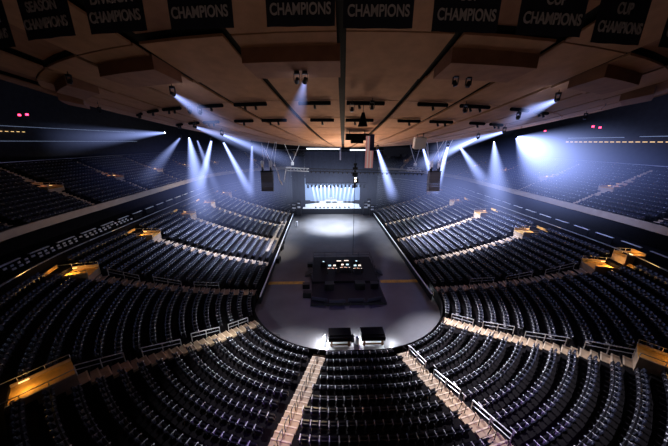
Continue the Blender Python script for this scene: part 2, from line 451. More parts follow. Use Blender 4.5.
# looped handrails in the middle of the two front stairs
for n, sd in (('cL', 'left'), ('cR', 'right')):
    a, b_ = LOW_A[n]; u = unit(a, b_)
    for k in range(10):
        d = PITCH*(k+.25); pts = []
        for dd in (d, d+.75):
            t = 0
            while dist(a[0]+u[0]*t, a[1]+u[1]*t) < dd: t += .02
            pts.append(Vector((a[0]+u[0]*t, a[1]+u[1]*t, steps_low(dd))))
        mb = MB(); H = Vector((0, 0, .85))
        mb.path([pts[0], pts[0]+H*.9, pts[0]+H+Vector((u[0], u[1], 0))*.1, pts[1]+H, pts[1]+H*.85+Vector((u[0], u[1], 0))*.12, pts[1]], .03)
        tag(mb.build('stair_handrail', M['ped']), 'black looped handrail on the %s front stairs, %s up from the floor' % (sd, ordn(k+1)), 'handrail', 'looped handrails on the front stairs')

# ------------------------------------------------------------------ club deck: counters and white chairs behind the lower bowl
ZD = ZTOP+.5
def edge_pt(side, y, d):
    """point on offset curve d at the given y, on the side"""
    if y < C0: x = CX+math.sqrt(max((RC+d)**2-(C0-y)**2, 0)); n = ((x-CX)/(RC+d), (y-C0)/(RC+d))
    elif y > C1: x = CX+math.sqrt(max((RC+d)**2-(y-C1)**2, 0)); n = ((x-CX)/(RC+d), (y-C1)/(RC+d))
    else: x = HW+d; n = (1, 0)
    return side*x, y, side*n[0], n[1]
def counter(side, y, d, L, lab):
    x, yy, nx, ny = edge_pt(side, y, d); rz = math.atan2(ny, nx)-PI/2
    e = empty('bar_counter', (x, yy, ZD), rz, lab, 'counter', 'pale bar counters on the club deck')
    MB().box((0, 0, 1.06), (L, .30, .06)).build('counter_top', M['ribbon'], e)
    MB().box((0, .05, .51), (L-.1, .14, 1.02)).build('front_panel', M['black'], e)
for side, sn in ((-1, 'left'), (1, 'right')):
    for i in range(16):
        counter(side, 24+i*3.6, 25.4, 2.5, 'pale topped bar counter on the %s club deck, %s from the near end' % (sn, ordn(i+1)))
# white chairs
pc = empty('club_chair')
MB().box((0, 0, .46), (.46, .44, .07)).build('seat', M['case'], pc, bevel=.02)
MB().box((0, -.23, .86), (.42, .05, .22), rx=R(10)).build('backrest', M['chairw'], pc, bevel=.02)
for sx in (-1, 1):
    for sy in (-1, 1): MB().tube((sx*.19, sy*.18, 0), (sx*.17, sy*.16, .43), .018, 6).build('leg', M['ped'], pc)
firstc = True
for rowi, d in enumerate((23.7, 24.6)):
    for j in range(24):
        y = 26.5+j*.82
        x, yy, nx, ny = edge_pt(-1, y, d)
        if random.random() < .06: continue
        o = pc if firstc else copy_tree(pc); firstc = False
        o.location = (x, yy, ZD); o.rotation_euler.z = math.atan2(-ny, -nx)-PI/2+random.uniform(-.2, .2)
        tag(o, 'pale club chair on the left deck, %s row, %s from the near end' % ('front' if rowi == 0 else 'back', ordn(j+1)), 'chair', 'pale chairs on the left club deck')

# ------------------------------------------------------------------ back-of-house light lines above the upper tier
def strip(side, y0, y1, d, z, m, name, lab, cat='light strip', seg=1, h=.09, gap=.0, n=14):
    mb = MB()
    for i in range(n):
        ya = y0+(y1-y0)*i/n; yb = y0+(y1-y0)*(i+1-gap)/n
        a = edge_pt(side, ya, d); c = edge_pt(side, yb, d)
        p, q = Vector((a[0], a[1], z)), Vector((c[0], c[1], z))
        mb.box((p+q)/2, ((q-p).length, .06, h), rz=math.atan2(q.y-p.y, q.x-p.x))
    tag(mb.build(name, M[m]), lab, cat)
strip(1, 40, 74, 51.6, 23.0, 'warm', 'concourse_light_strip', 'broken line of warm concourse lights high on the right wall', gap=.35, n=26, h=.12)
strip(1, 44, 56, 51.5, 24.1, 'cool', 'wall_light_strip', 'pale bluish light strip high on the right wall, nearer one')
strip(1, 59, 73, 51.5, 24.0, 'cool', 'wall_light_strip', 'pale bluish light strip high on the right wall, further one')
strip(-1, 48, 60, 51.6, 24.0, 'warm', 'concourse_light_strip', 'short broken line of warm lights high on the left wall', gap=.5, n=12, h=.08)
strip(-1, 42, 90, 51.5, 25.0, 'cool', 'wall_light_strip', 'long thin bluish light strip high on the left wall', h=.05)
strip(-1, 42, 90, 51.4, 22.2, 'cool', 'wall_light_strip', 'long thin bluish light strip low on the left wall', h=.05)
for i, (x, y) in enumerate(((593, 126.5), (600, 127.5), (545, 131), (19.5, 115), (27, 114.5))):
    p = atY(x, y, 50 if i != 2 else 66); r_ = random.random()
    e = empty('indicator_lamp', p, 0, ['left one of the twin red lamps high on the right', 'right one of the twin red lamps high on the right', 'single dim red lamp left of the twin red lamps', 'left one of the twin red lamps high on the left', 'right one of the twin red lamps high on the left'][i], 'lamp', 'small red lamps')
    MB().box((0, 0, 0), (.35, .2, .3)).build('lamp_face', M['red'], e); MB().box((0, .2, .0), (.45, .25, .42)).build('housing', M['black'], e)

# ------------------------------------------------------------------ ceiling: radial panels on a shallow dish
KC, ZC, CCX, CCY = .0035, 21.3, 1.0, 58.0
def cz(r): return ZC+KC*r*r
def cpt(r, az, dz=0):
    a = R(az); return Vector((CCX+r*sin(a), CCY-r*cos(a), cz(r)+dz))
def hang(x, y, drop=1.0):
    d = ray(x, y); t = 3
    while t < 160:
        p = CAM+d*t; r = math.hypot(p.x-CCX, p.y-CCY)
        if p.z > cz(r)-drop: return p
        t += .02
    return CAM+d*60
b = MB(); n = 90; rr = [0, 6, 12, 18, 24, 30, 36, 42, 48, 54, 60, 68]
vs = []
for r_ in rr:
    for i in range(n): vs.append(cpt(r_, 360*i/n, .55))
b.add(vs, [(j*n+i, j*n+(i+1) % n, (j+1)*n+(i+1) % n, (j+1)*n+i) for j in range(len(rr)-1) for i in range(n)])
struct(b, 'ceiling', M['void'])
AZ0 = -4.7; STEP = 8.0
radii = [3, 9, 14, 19, 24, 27.5, 31, 35.2, 38.8, 43.0, 47.5, 52.5, 57]
mb = MB()
for p in range(45):
    az0 = AZ0+STEP*p; sub = 4
    for ri in range(len(radii)-1):
        r0, r1 = radii[ri]+.05, radii[ri+1]-.05
        if r0 > 47 and abs(((az0+180) % 360)-180) > 95: pass
        odd = p % 2 == 1 if True else False
        recess = (p % 2 == 0) and False
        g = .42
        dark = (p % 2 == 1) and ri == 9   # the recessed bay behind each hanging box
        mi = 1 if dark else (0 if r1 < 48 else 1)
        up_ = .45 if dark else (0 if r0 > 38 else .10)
        for k in range(sub):
            ra, rb = r0+(r1-r0)*k/sub, r0+(r1-r0)*(k+1)/sub
            qa = []
            for rr_ in (ra, rb):
                ga = math.degrees(g/2/rr_)+.05
                for az in (az0+ga, az0+STEP/2, az0+STEP-ga): qa.append(cpt(rr_, az, up_))
            top = [v+Vector((0, 0, .14)) for v in qa]
            mb.add(qa+top, [(0, 1, 4, 3), (1, 2, 5, 4), (0, 3, 9, 6), (2, 8, 11, 5)], mi)
            if k == 0: mb.add(qa+top, [(0, 6, 7, 1), (1, 7, 8, 2)], mi)
            if k == sub-1: mb.add(qa+top, [(3, 4, 10, 9), (4, 5, 11, 10)], mi)
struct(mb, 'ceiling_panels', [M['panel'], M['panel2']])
# boxed soffits hanging in every second bay
for j, azm in enumerate((-40.7+4, -24.7+4-4+0, -8.7, 7.3, 23.3, 39.3, 55.3, -56.7, )):
    pass
def soffit(p, lab):
    az0 = AZ0+STEP*p+.3; az1 = AZ0+STEP*(p+1)-.1
    r0, r1 = 40.0, 42.0; H = 1.0
    v = []
    for r_, dz in ((r0, .1), (r0, -.55), (r1, -.75), (r1, .1)):
        for k in range(4):
            az = az0+(az1-az0)*k/3; v.append(cpt(r_, az, dz))
    f = []
    for a in range(3):
        for k in range(3): f.append((a*4+k, a*4+k+1, a*4+4+k+1, a*4+4+k))
    f += [(0, 4, 8, 12), (3, 15, 11, 7)]
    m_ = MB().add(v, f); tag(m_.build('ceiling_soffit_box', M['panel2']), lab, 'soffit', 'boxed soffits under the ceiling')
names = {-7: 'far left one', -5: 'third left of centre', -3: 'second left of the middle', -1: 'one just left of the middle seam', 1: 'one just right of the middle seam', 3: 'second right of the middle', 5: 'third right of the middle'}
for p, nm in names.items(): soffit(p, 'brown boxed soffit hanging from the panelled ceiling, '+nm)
# ring slots with pipe and small lamps
def slot(az0, az1, r_, lab, lamps=2):
    e = empty('lighting_slot', cpt(r_, (az0+az1)/2, 0), 0, lab, 'lighting rail', 'black lighting rails under the ceiling')
    o = e.location
    a, b_ = cpt(r_, az0, -.12)-o, cpt(r_, az1, -.12)-o
    MB().tube(a, b_, .16, 6).build('rail', M['black'], e)
    for i in range(lamps):
        c = a.lerp(b_, (i+1)/(lamps+1)); q = MB(); q.box(c+Vector((0, 0, -.12)), (.16, .16, .2)); q.tube(c+Vector((0, 0, -.18)), c+Vector((.05, -.1, -.42)), .09, 8, .12); q.build('lamp', M['truss'], e)
k = 0
for rr_ in (35.2, 31):
    for p in range(-6, 5):
        if (p+k) % 2 and rr_ != 31: pass
        slot(AZ0+STEP*p+(2.2 if p % 2 else .6), AZ0+STEP*p+(6.5 if p % 2 else 5.6), rr_,
             'black lighting rail under the ceiling, %s ring from the camera, %s bay from the left' % ({35.2: 'first', 31: 'second', 24: 'third'}[rr_], ordn(p+7)), 2 if (p+int(rr_)) % 2 else 1)
# hall sides above: dark band between upper tier and ceiling is wall_back
# ------------------------------------------------------------------ banners
BN = [  # px left, px right, px bottom, lines
 (-18, 16, 49, ['DIVISION', 'CHAMPIONS'], 'navy banner at the far left edge, almost black'),
 (27, 76, 38, ['SEASON', 'CHAMPIONS'], 'very dark navy banner with faint champions lettering, second from left'),
 (91, 148, 32.5, ['DIVISION', 'CHAMPIONS'], 'navy banner reading division champions, leftmost legible one'),
 (171, 234, 29, ['SEASON', 'CHAMPIONS'], 'navy banner reading season champions'),
 (267, 335, 26.5, ['DIVISION', 'CHAMPIONS'], 'navy banner reading division champions, just left of the ceiling seam'),
 (343, 412, 28.5, ['DIVISION', 'CHAMPIONS'], 'navy banner reading division champions, just right of the ceiling seam'),
 (431, 496, 32.5, ['CUP', 'CHAMPIONS'], 'navy banner reading cup champions, left one of the three'),
 (515, 580, 36, ['CUP', 'CHAMPIONS'], 'navy banner reading cup champions, middle one of the three'),
 (589, 638, 44, ['STANLEY', 'CUP', 'CHAMPIONS'], 'navy banner reading Stanley cup champions, right one of the three'),
 (657, 700, 49, ['CUP', 'CHAMPIONS'], 'dark navy banner cut by the right edge'),
]
for (xl, xr, yb, lines, lab) in BN:
    def on_ring(x, y, rr_=49.3):
        d = ray(x, y); t = 3
        while t < 90:
            p = CAM+d*t
            if math.hypot(p.x-CCX, p.y-CCY) < rr_: return p
            t += .01
        return p
    slope = 0.03*((xl+xr)/2-342)/80
    pa, pb = on_ring(xl, yb-(.5 if xl < 340 else -.0)*0), on_ring(xr, yb)
    zb = (pa.z+pb.z)/2; a, b_ = Vector((pa.x, pa.y, 0)), Vector((pb.x, pb.y, 0))
    W = (b_-a).length; H = cz(49.3)-zb-.35; rz = math.atan2(b_.y-a.y, b_.x-a.x)
    e = empty('champions_banner', ((a.x+b_.x)/2, (a.y+b_.y)/2, zb), rz, lab, 'banner', 'navy championship banners')
    mb = MB(); nx = 10; vs = []
    for z in (0, H/2, H):
        for i in range(nx+1): vs.append(((i/nx-.5)*W, .02*sin(i*1.3+xl), z))
    mb.add(vs, [(j*(nx+1)+i, j*(nx+1)+i+1, (j+1)*(nx+1)+i+1, (j+1)*(nx+1)+i) for j in range(2) for i in range(nx)])
    mb.build('cloth', M['banner'], e)
    MB().tube((-W/2-.05, 0, H), (W/2+.05, 0, H), .04).build('top_pole', M['ped'], e)
    for i, t in enumerate(reversed(lines)):
        cu = bpy.data.curves.new('lettering', 'FONT'); cu.body = t; cu.align_x = 'CENTER'; cu.size = .40; cu.extrude = .01; cu.offset = .008
        to = bpy.data.objects.new('lettering', cu); COL.objects.link(to); to.parent = e
        cu.materials.append(M['letter'])
        tw = {9: .88, 8: .72, 7: .62, 6: .6, 3: .3}[len(t)]*W
        to.rotation_euler = (R(90), 0, 0); to.location = (0, -.05, .28+i*.48)
        bpy.context.view_layer.update(); k = tw/max(to.dimensions.x, .01)
        mo = bpy.data.objects.new('lettering', bpy.data.meshes.new_from_object(to)); COL.objects.link(mo); mo.parent = e
        mo.rotation_euler = to.rotation_euler; mo.location = to.location; mo.scale = (k, 1, 1); bpy.data.objects.remove(to)

# ------------------------------------------------------------------ moving lights with haze beams
def haze_mat(name, col, strength, p, cone=True):  # beams and clouds glow by themselves, standing in for lit haze
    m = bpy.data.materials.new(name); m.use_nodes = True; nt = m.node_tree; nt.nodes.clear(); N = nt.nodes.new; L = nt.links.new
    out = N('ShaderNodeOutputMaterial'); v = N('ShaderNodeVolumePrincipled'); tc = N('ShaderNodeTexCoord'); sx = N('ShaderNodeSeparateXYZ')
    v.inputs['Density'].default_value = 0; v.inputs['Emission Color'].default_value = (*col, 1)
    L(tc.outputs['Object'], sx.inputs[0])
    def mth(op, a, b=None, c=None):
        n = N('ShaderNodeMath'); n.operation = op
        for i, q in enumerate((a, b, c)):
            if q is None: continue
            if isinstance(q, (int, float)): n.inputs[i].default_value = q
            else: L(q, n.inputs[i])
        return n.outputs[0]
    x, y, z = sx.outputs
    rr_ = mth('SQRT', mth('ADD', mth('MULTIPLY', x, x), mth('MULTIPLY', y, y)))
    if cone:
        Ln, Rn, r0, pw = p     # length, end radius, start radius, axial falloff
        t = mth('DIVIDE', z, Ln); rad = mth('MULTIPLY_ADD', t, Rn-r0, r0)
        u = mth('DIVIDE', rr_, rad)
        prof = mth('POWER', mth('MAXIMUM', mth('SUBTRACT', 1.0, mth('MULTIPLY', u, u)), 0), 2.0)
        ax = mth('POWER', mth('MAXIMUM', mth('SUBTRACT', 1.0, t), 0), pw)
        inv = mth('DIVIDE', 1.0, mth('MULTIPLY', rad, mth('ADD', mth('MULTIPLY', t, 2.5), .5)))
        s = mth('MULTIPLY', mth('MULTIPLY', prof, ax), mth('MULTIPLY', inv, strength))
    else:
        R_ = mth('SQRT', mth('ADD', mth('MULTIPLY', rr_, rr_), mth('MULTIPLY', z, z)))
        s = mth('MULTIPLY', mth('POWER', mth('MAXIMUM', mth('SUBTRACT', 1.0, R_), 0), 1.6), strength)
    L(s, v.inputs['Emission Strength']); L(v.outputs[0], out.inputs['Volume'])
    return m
def cone_mesh(Ln, r0, r1, n=20):
    b = MB(); b.tube((0, 0, 0), (0, 0, Ln), r0, n, r1); return b
def moving_light(p, tgt, r1, strength, label, power=0, col=(.62, .72, 1), L=None, pw=1.0, spot=None, blend=.8, r0=.16, sc=.7, group='moving lights under the ceiling'):
    """a yoke lamp hung at p aiming at tgt, with its visible beam in the haze"""
    e = empty('moving_light', p, 0, label, 'stage light', group)
    d = (Vector(tgt)-Vector(p)); Ln = L or d.length; d.normalize()
    q = d.to_track_quat('Z', 'Y')
    b = MB(); b.box((0, 0, .62*sc), (.42*sc, .34*sc, .22*sc)); b.tube((0, 0, .7*sc), (0, 0, 1.0*sc), .04*sc)
    b.build('base', M['truss'], e)
    y = MB()
    for s in (-1, 1): y.box((s*.24*sc, 0, .25*sc), (.05*sc, .14*sc, .6*sc))
    y.box((0, 0, .53*sc), (.52*sc, .14*sc, .05*sc)); y.build('yoke', M['truss'], e)
    h = MB(); h.tube((0, 0, -.3*sc), (0, 0, .18*sc), .15*sc, 12, .2*sc)
    ho = h.build('lamp_head', M['truss'], e); ho.rotation_mode = 'QUATERNION'; ho.rotation_quaternion = q
    l = MB(); l.tube((0, 0, .18*sc), (0, 0, .2*sc), .17*sc, 12); l.build('lens', M['lens'] if strength > 0 else M['ped'], ho)
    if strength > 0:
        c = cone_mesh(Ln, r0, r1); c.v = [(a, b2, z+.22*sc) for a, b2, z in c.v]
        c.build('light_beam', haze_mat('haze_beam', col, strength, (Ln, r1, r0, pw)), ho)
    if power:
        ld = bpy.data.lights.new('beam_spot', 'SPOT'); ld.energy = power; ld.color = col; ld.spot_size = spot or 2*math.atan(r1/Ln)*1.3; ld.spot_blend = blend; ld.shadow_soft_size = .15
        lo = bpy.data.objects.new('beam_spot', ld); COL.objects.link(lo); lo.parent = ho; lo.location = (0, 0, .3*sc); lo.rotation_euler = (PI, 0, 0)
    return e
def bowl(x, y):
    d = ray(x, y); t = 5
    while t < 140:
        p = CAM+d*t; dd = dist(p.x, p.y)
        z = zlow(dd) if dd < 23 else (ZD if dd < 26.2 else UZ0+.4*(dd-26.4))
        if p.z < z: return p
        t += .05
    return p
BS = 1.0
def ml(x, y, tx, ty, r1, s, label, drop=1.2, power=0, L=None, pw=1.0, tgt=None, spot=None, col=(.36, .46, 1)):
    p = hang(x, y, drop); t = tgt or bowl(tx, ty)
    return moving_light(p, t, r1*1.5, s*BS*1.1, label, power, L=L, pw=pw, spot=spot, col=col)
ml(189, 137, 207, 232, 3.2, 1.5, 'brightest lamp on the left, its beam straight down to the seats', power=16000)
ml(180.5, 137.5, 140, 186, 1.9, .55, 'lamp left of the brightest left beam, aiming down left', power=3000)
ml(197, 139.7, 222, 205, 1.6, .5, 'short beam lamp just right of the brightest left beam')
ml(211.5, 140, 200, 190, 1.5, .8, 'lamp aiming steeply down left, second right of the brightest left beam', power=3000)
ml(223, 141.5, 252, 196, 1.5, .8, 'lamp aiming down right, third right of the brightest left beam', power=3000)
ml(252, 145, 251, 200, 1.2, .25, 'faint vertical beam lamp next to the left speaker array')
ml(165.5, 132.8, 0, 0, 1.9, .8, 'lamp sending a level beam towards the left upper tier', tgt=atY(40, 141, 36))
ml(222, 134.5, 330, 170, 1.5, .7, 'lamp with a shallow beam reaching right across the left ceiling', tgt=atY(300, 166, 50))
ml(195, 127, 0, 0, 1.4, .6, 'lamp under the ceiling throwing a shallow beam to the right', tgt=atY(270, 152, 45))
ml(173, 94, 0, 0, 1.3, .5, 'higher left ceiling lamp with a short diagonal beam', tgt=atY(232, 134, 33))
ml(297, 81, 0, 0, 1.0, 0, 'unlit left lamp of the ceiling pair near the seam', tgt=atY(290, 140, 26))
ml(305, 81, 0, 0, 1.0, .35, 'lit right lamp of the ceiling pair near the seam', tgt=atY(292, 134, 22))
ml(494, 141.5, 500, 232, 3.4, 1.8, 'brightest downward beam lamp on the right side', power=18000)
ml(459.5, 146.5, 490, 190, 1.8, .9, 'right side lamp beam aiming down right, left of the brightest', power=3000)
ml(448, 146, 436, 190, 1.3, .9, 'thin beam lamp right beside the right speaker array', power=2000)
ml(423, 148, 437, 195, 1.3, .7, 'thin beam lamp left of the right speaker array', power=2000)
ml(377.5, 149, 394, 200, 2.0, .8, 'lamp between the hanging flag and the right truss end', power=3000)
ml(478, 138, 0, 0, 1.6, .9, 'right lamp with a shallow beam falling to the left', tgt=atY(415, 168, 60))
ml(504, 132, 0, 0, 1.4, .9, 'right lamp with a nearly level beam to the left', tgt=atY(430, 152, 55))
ml(516, 137, 0, 0, 11.0, 3.2, 'wide flood lamp glowing over the right upper tier', tgt=Vector((46, 42, 14)), pw=1.9, power=12000)
ml(557, 100, 0, 0, 1.3, .6, 'upper right ceiling lamp with a diagonal beam to the left', tgt=atY(500, 124, 33))
for i, (x, y) in enumerate(((455, 84), (468, 85), (70, 82), (100, 112), (190, 112), (200, 113), (465, 111), (518, 118), (585, 118), (372, 108), (352, 110))):
    tag(ml(x, y, 0, 0, 1, 0, ['unlit ceiling lamp right of the middle soffit, left of the pair', 'unlit ceiling lamp right of the middle soffit, right of the pair', 'unlit lamp high in the dark left ceiling', 'unlit lamp low on the left ceiling edge', 'unlit lamp of the left ceiling pair, left one', 'unlit lamp of the left ceiling pair, right one', 'unlit lamp on the right ceiling rail', 'unlit lamp below the diagonal right beam', 'unlit lamp near the far right ceiling edge', 'unlit lamp right of the middle ceiling seam', 'unlit lamp beside the middle ceiling seam'][i], tgt=hang(x, y)+Vector((random.uniform(-3, 3), -1, -8)), drop=1.0))
# black hanging cone-shaped loudspeaker
p = hang(363, 119, 1.2); e = empty('hanging_horn', p, 0, 'black cone-shaped loudspeaker hanging from the ceiling right of the seam', 'loudspeaker')
MB().tube((0, 0, -.6), (0, 0, .5), .42, 12, .12).build('horn', M['black'], e); MB().tube((0, 0, .4), (0, 0, 1.3), .03).build('hanger', M['ped'], e)

# soft haze over the seating, its light put in as volume emission
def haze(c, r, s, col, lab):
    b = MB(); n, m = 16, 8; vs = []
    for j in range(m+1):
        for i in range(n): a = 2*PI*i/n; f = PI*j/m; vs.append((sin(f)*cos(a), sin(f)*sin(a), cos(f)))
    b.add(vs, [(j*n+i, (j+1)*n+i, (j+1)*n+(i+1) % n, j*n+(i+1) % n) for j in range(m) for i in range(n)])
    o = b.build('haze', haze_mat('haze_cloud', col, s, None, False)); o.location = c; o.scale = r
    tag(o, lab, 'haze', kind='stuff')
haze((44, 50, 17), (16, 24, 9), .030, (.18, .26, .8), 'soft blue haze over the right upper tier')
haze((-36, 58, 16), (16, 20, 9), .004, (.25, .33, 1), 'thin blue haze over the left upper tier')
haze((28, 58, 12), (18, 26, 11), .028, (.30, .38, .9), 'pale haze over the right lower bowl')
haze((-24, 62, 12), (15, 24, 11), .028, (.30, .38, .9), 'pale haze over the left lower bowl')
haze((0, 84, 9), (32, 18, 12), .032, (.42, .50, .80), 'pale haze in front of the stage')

# ------------------------------------------------------------------ truss, hoists, speaker arrays
def truss_mesh(a, b_, w=.45, n=None, r=.04):
    a, b_ = Vector(a), Vector(b_); d = (b_-a); L = d.length; d.normalize(); s = d.cross(Vector((0, 0, 1))).normalized()*w/2; u = Vector((0, 0, w/2))
    n = n or int(L/.6); m = MB(); C = [s+u, s-u, -s-u, -s+u]
    for c in C: m.tube(a+c, b_+c, r, 6)
    for i in range(n):
        p, q = a+d*L*i/n, a+d*L*(i+1)/n
        for k in range(4): m.tube(p+C[k], q+C[(k+1) % 4], r*.55, 4)
    return m
def chain(m, a, b_): m.tube(a, b_, .035, 5)
TY = 50
t0, t1 = atY(309, 170, TY), atY(424, 172.5, TY)
e = empty('lighting_truss', (t0+t1)/2, 0, 'long black lighting truss spanning the arena in front of the stage', 'truss'); o0 = e.location
truss_mesh(t0-o0, t1-o0, .5).build('truss_beam', M['truss'], e)
truss_mesh(atY(286, 169, TY)-o0, t0-o0, .55).build('end_section', M['silver'], e)
truss_mesh(atY(407, 170.5, TY)-o0+Vector((0, .0, .3)), atY(421, 171, TY)-o0+Vector((0, 0, .3)), .5).build('end_section', M['silver'], e)
MB().path([atY(286, 169, TY)-o0, atY(284, 182, TY)-o0], .1).build('drop_arm', M['silver'], e)
lm = MB()
for i in range(26):
    q = t0.lerp(t1, (i+.5)/26)-o0; lm.box(q+Vector((0, 0, -.4)), (.22, .22, .3))
lm.build('clamp_lamps', M['truss'], e)
def hoist(xb, yb, Y, tops, lab):
    p = atY(xb, yb, Y); e = empty('chain_hoist', p, 0, lab, 'hoist', 'chain hoists on bridle cables')
    m = MB()
    for (x, y) in tops:
        q = hang(x, y, .1); d_ = ray(x, y); q = CAM+d_*((Y-CAM.y)/d_.y)
        m.tube((0, 0, .5), q-p, .045, 5)
    m.build('bridle_cable', M['silver'], e)
    MB().box((0, 0, .25), (.5, .4, .6)).tube((0, 0, .5), (0, 0, .8), .1).build('motor', M['silver'], e, bevel=.05)
hoist(292.5, 165, TY, ((279, 131), (303, 136)), 'silver chain hoist over the left end of the truss')
hoist(415, 166, TY, ((408, 137), (423, 137)), 'silver chain hoist over the right end of the truss')
def pa(xc, y0, y1, Y, cables, lab, flip=1):
    p = atY(xc, y0, Y); b_ = atY(xc, y1, Y); H = p.z-b_.z; n = 12; W = 2.0
    e = empty('speaker_array', p, 0, lab, 'speaker array', 'hanging speaker arrays')
    for i in range(n):
        z = -H*(i+.5)/n; yy = -(.02*i*i)*.12
        MB().box((0, yy, z), (W, 1.0, H/n*.9), rx=R(-1.2*i)).build('cabinet', M['speaker'], e)
    MB().box((0, 0, .12), (W+.1, 1.1, .14)).box((-W*.35, 0, .5), (.18, .9, .7)).box((W*.35, 0, .5), (.18, .9, .7)).build('flying_frame', M['truss'], e)
    for s in (-1, 1): MB().box((s*.7, 0, 1.25), (.5, .45, 1.3)).build('hoist_motor', M['silver'], e, bevel=.08)
    m = MB()
    for (xa, ya, xb, yb) in cables: m.tube(atY(xa, ya, Y)-p, atY(xb, yb, Y)-p, .045, 5)
    m.build('bridle_cable', M['silver'], e)
    return e
pa(267, 172, 191, 46, ((264, 160, 261.5, 143), (264, 160, 272, 130), (270, 164, 262, 145), (270, 164, 277.5, 132), (274, 166, 277.5, 132), (274, 166, 264, 148)), 'black speaker array hanging on the left of the truss')
pa(434.5, 172, 191, 46, ((429, 166, 427, 133), (429, 166, 448, 134), (440, 165, 435.5, 130), (440, 165, 457, 131), (430, 165, 424, 136), (438, 166, 449, 133)), 'black speaker array hanging on the right of the truss')
# cluster of cables and lamp bars beside arrays
m = MB(); p = atY(277, 170, 46); e = empty('cable_bundle', p, 0, 'white cable bundle hanging beside the left speaker array', 'cable')
m.path([Vector((-.4, 0, .9)), Vector((.1, 0, -.4)), Vector((.3, 0, -1.6)), Vector((.8, 0, -2.6))], .12).build('cable', M['silver'], e)
# white hanging equipment box on the right
p = hang(420, 139, .5); e = empty('hanging_box', p, 0, 'pale equipment box hanging below the right ceiling edge', 'box')
MB().box((0, 0, -.5), (1.5, .8, 1.4), rx=R(10)).build('housing', M['white'], e, bevel=.06); MB().tube((-.4, 0, .1), (-.4, 0, 1.1), .04).tube((.4, 0, .1), (.4, 0, 1.1), .04).build('hanger', M['ped'], e)
p = atY(340.3, 146, 50); q = atY(340.3, 160, 50)
tag(MB().tube(p, q, .13, 8).build('ceiling_rod', M['rail']), 'thin pale rod hanging straight down from the ceiling centre', 'rod')
p = hang(357, 137, .6); e = empty('ceiling_unit', p, 0, 'black boxy unit under the ceiling centre, right of the seam', 'ceiling unit')
MB().box((0, 0, 0), (2.6, 1.4, .7)).box((0, 0, -.45), (1.4, 1, .5)).build('housing', M['black'], e); MB().tube((-.9, 0, .3), (-.9, 0, 1), .05).tube((.9, 0, .3), (.9, 0, 1), .05).build('hanger', M['ped'], e)
# amber landing at the club rail on the right
p = bowl(617, 262); a_ = math.atan2(p.y-C0, p.x-CX)
vomitory((p.x, p.y), (cos(a_), sin(a_)), p.z, 2.0, 1.7, 35, 'small amber lit landing at the club rail, right of the second right stairwell', 'lower bowl stairwells', .8, (1, .6, .2), .9)
# centre pole with fixtures and its cable to the floor
p = atY(355, 176, 50); e = empty('camera_drop', p, 0, 'black vertical equipment column hanging at the middle of the truss', 'equipment column')
m = MB(); m.box((0, 0, 0), (.35, .35, 4.6)); m.box((0, 0, 1.4), (.9, .5, .5)); m.box((0, 0, .3), (1.0, .5, .7)); m.box((.2, 0, -.9), (.9, .6, .8)); m.box((0, 0, 2.2), (.6, .4, .4))
m.build('column', M['black'], e)
MB().box((.05, -.3, -.4), (.25, .1, .25)).box((.05, -.3, -.9), (.25, .1, .25)).build('lens', M['lensw'], e)
MB().tube((0, 0, 2.3), (0, 0, 5.5), .03).tube((.0, 0, -2.3), (-.3, -3.0, -p.z+1.2), .045).build('cable', M['black'], e)

# hanging flag
TF = 30
a = atY(366.3, 136, TF); c = atY(372.3, 168, TF); e = empty('hanging_flag', ((a.x+c.x)/2, TF, a.z), 0, 'striped red and white flag with dark blue corner, seen nearly edge on', 'flag')
H = a.z-c.z; W = c.x-a.x+.05
m = MB()
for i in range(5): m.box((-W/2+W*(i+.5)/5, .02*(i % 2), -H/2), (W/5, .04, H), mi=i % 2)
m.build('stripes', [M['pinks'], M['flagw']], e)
MB().box((W*.28, -.05, -H*.2), (W*.55, .05, H*.5)).build('canton', M['canton'], e); MB().tube((-W/2, 0, .05), (W/2, 0, .05), .05).build('pole', M['ped'], e)

# ------------------------------------------------------------------ stage
SY = 82.0
sl_, sr_ = atY(303, 212, SY), atY(361, 212, SY)
e = empty('stage', ((sl_.x+sr_.x)/2, SY, 0), 0, 'raised concert stage with a lit white deck at the far end', 'stage'); ox = e.location.x
SWd = sr_.x-sl_.x; DZ = 1.9
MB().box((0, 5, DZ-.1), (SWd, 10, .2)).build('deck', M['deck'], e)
MB().box((0, .0, DZ/2-.05), (SWd+7, .15, DZ-.05)).build('front_skirt', M['black'], e)
MB().box((-SWd/2-1.9, 4, DZ/2), (3.2, 8, DZ)).build('side_wing', M['black'], e); MB().box((SWd/2+1.9, 4, DZ/2), (3.2, 8, DZ)).build('side_wing', M['black'], e)
m = MB()
for i, x in enumerate((-2.2, 2.2, 0)): m.box((x, 8.3, DZ+.4+.25*(i == 2)), (3.8, 2.4, .8+.5*(i == 2)))
m.build('band_riser', M['white'], e)
for i in range(9):
    x = (i-4)*1.35+random.uniform(-.2, .2)
    t = empty('stage_monitor', (ox+x, SY+.8, DZ), 0, 'black floor monitor on the stage edge, %s from the left' % ordn(i+1), 'monitor', 'floor monitors on the stage edge')
    MB().box((0, 0, .2), (.7, .5, .4), taper=.7).build('cabinet', M['black'], t); MB().box((0, -.22, .2), (.55, .03, .28), rx=R(-20)).build('grille', M['speaker'], t)
# drum kit on the riser
t = empty('drum_kit', (ox, SY+8.3, DZ+1.3), 0, 'small drum kit on the middle riser of the stage', 'drum kit')
MB().tube((0, -.4, .35), (0, .2, .35), .35, 14).build('bass_drum', M['silver'], t)
for sx in (-.6, .6): MB().tube((sx, 0, .4), (sx, 0, .75), .24, 12).build('tom', M['silver'], t); MB().tube((sx*1.5, 0, 1.2), (sx*1.5, 0, 1.23), .3, 12).tube((sx*1.5, 0, 0), (sx*1.5, 0, 1.2), .02, 5).build('cymbal', M['rail'], t)
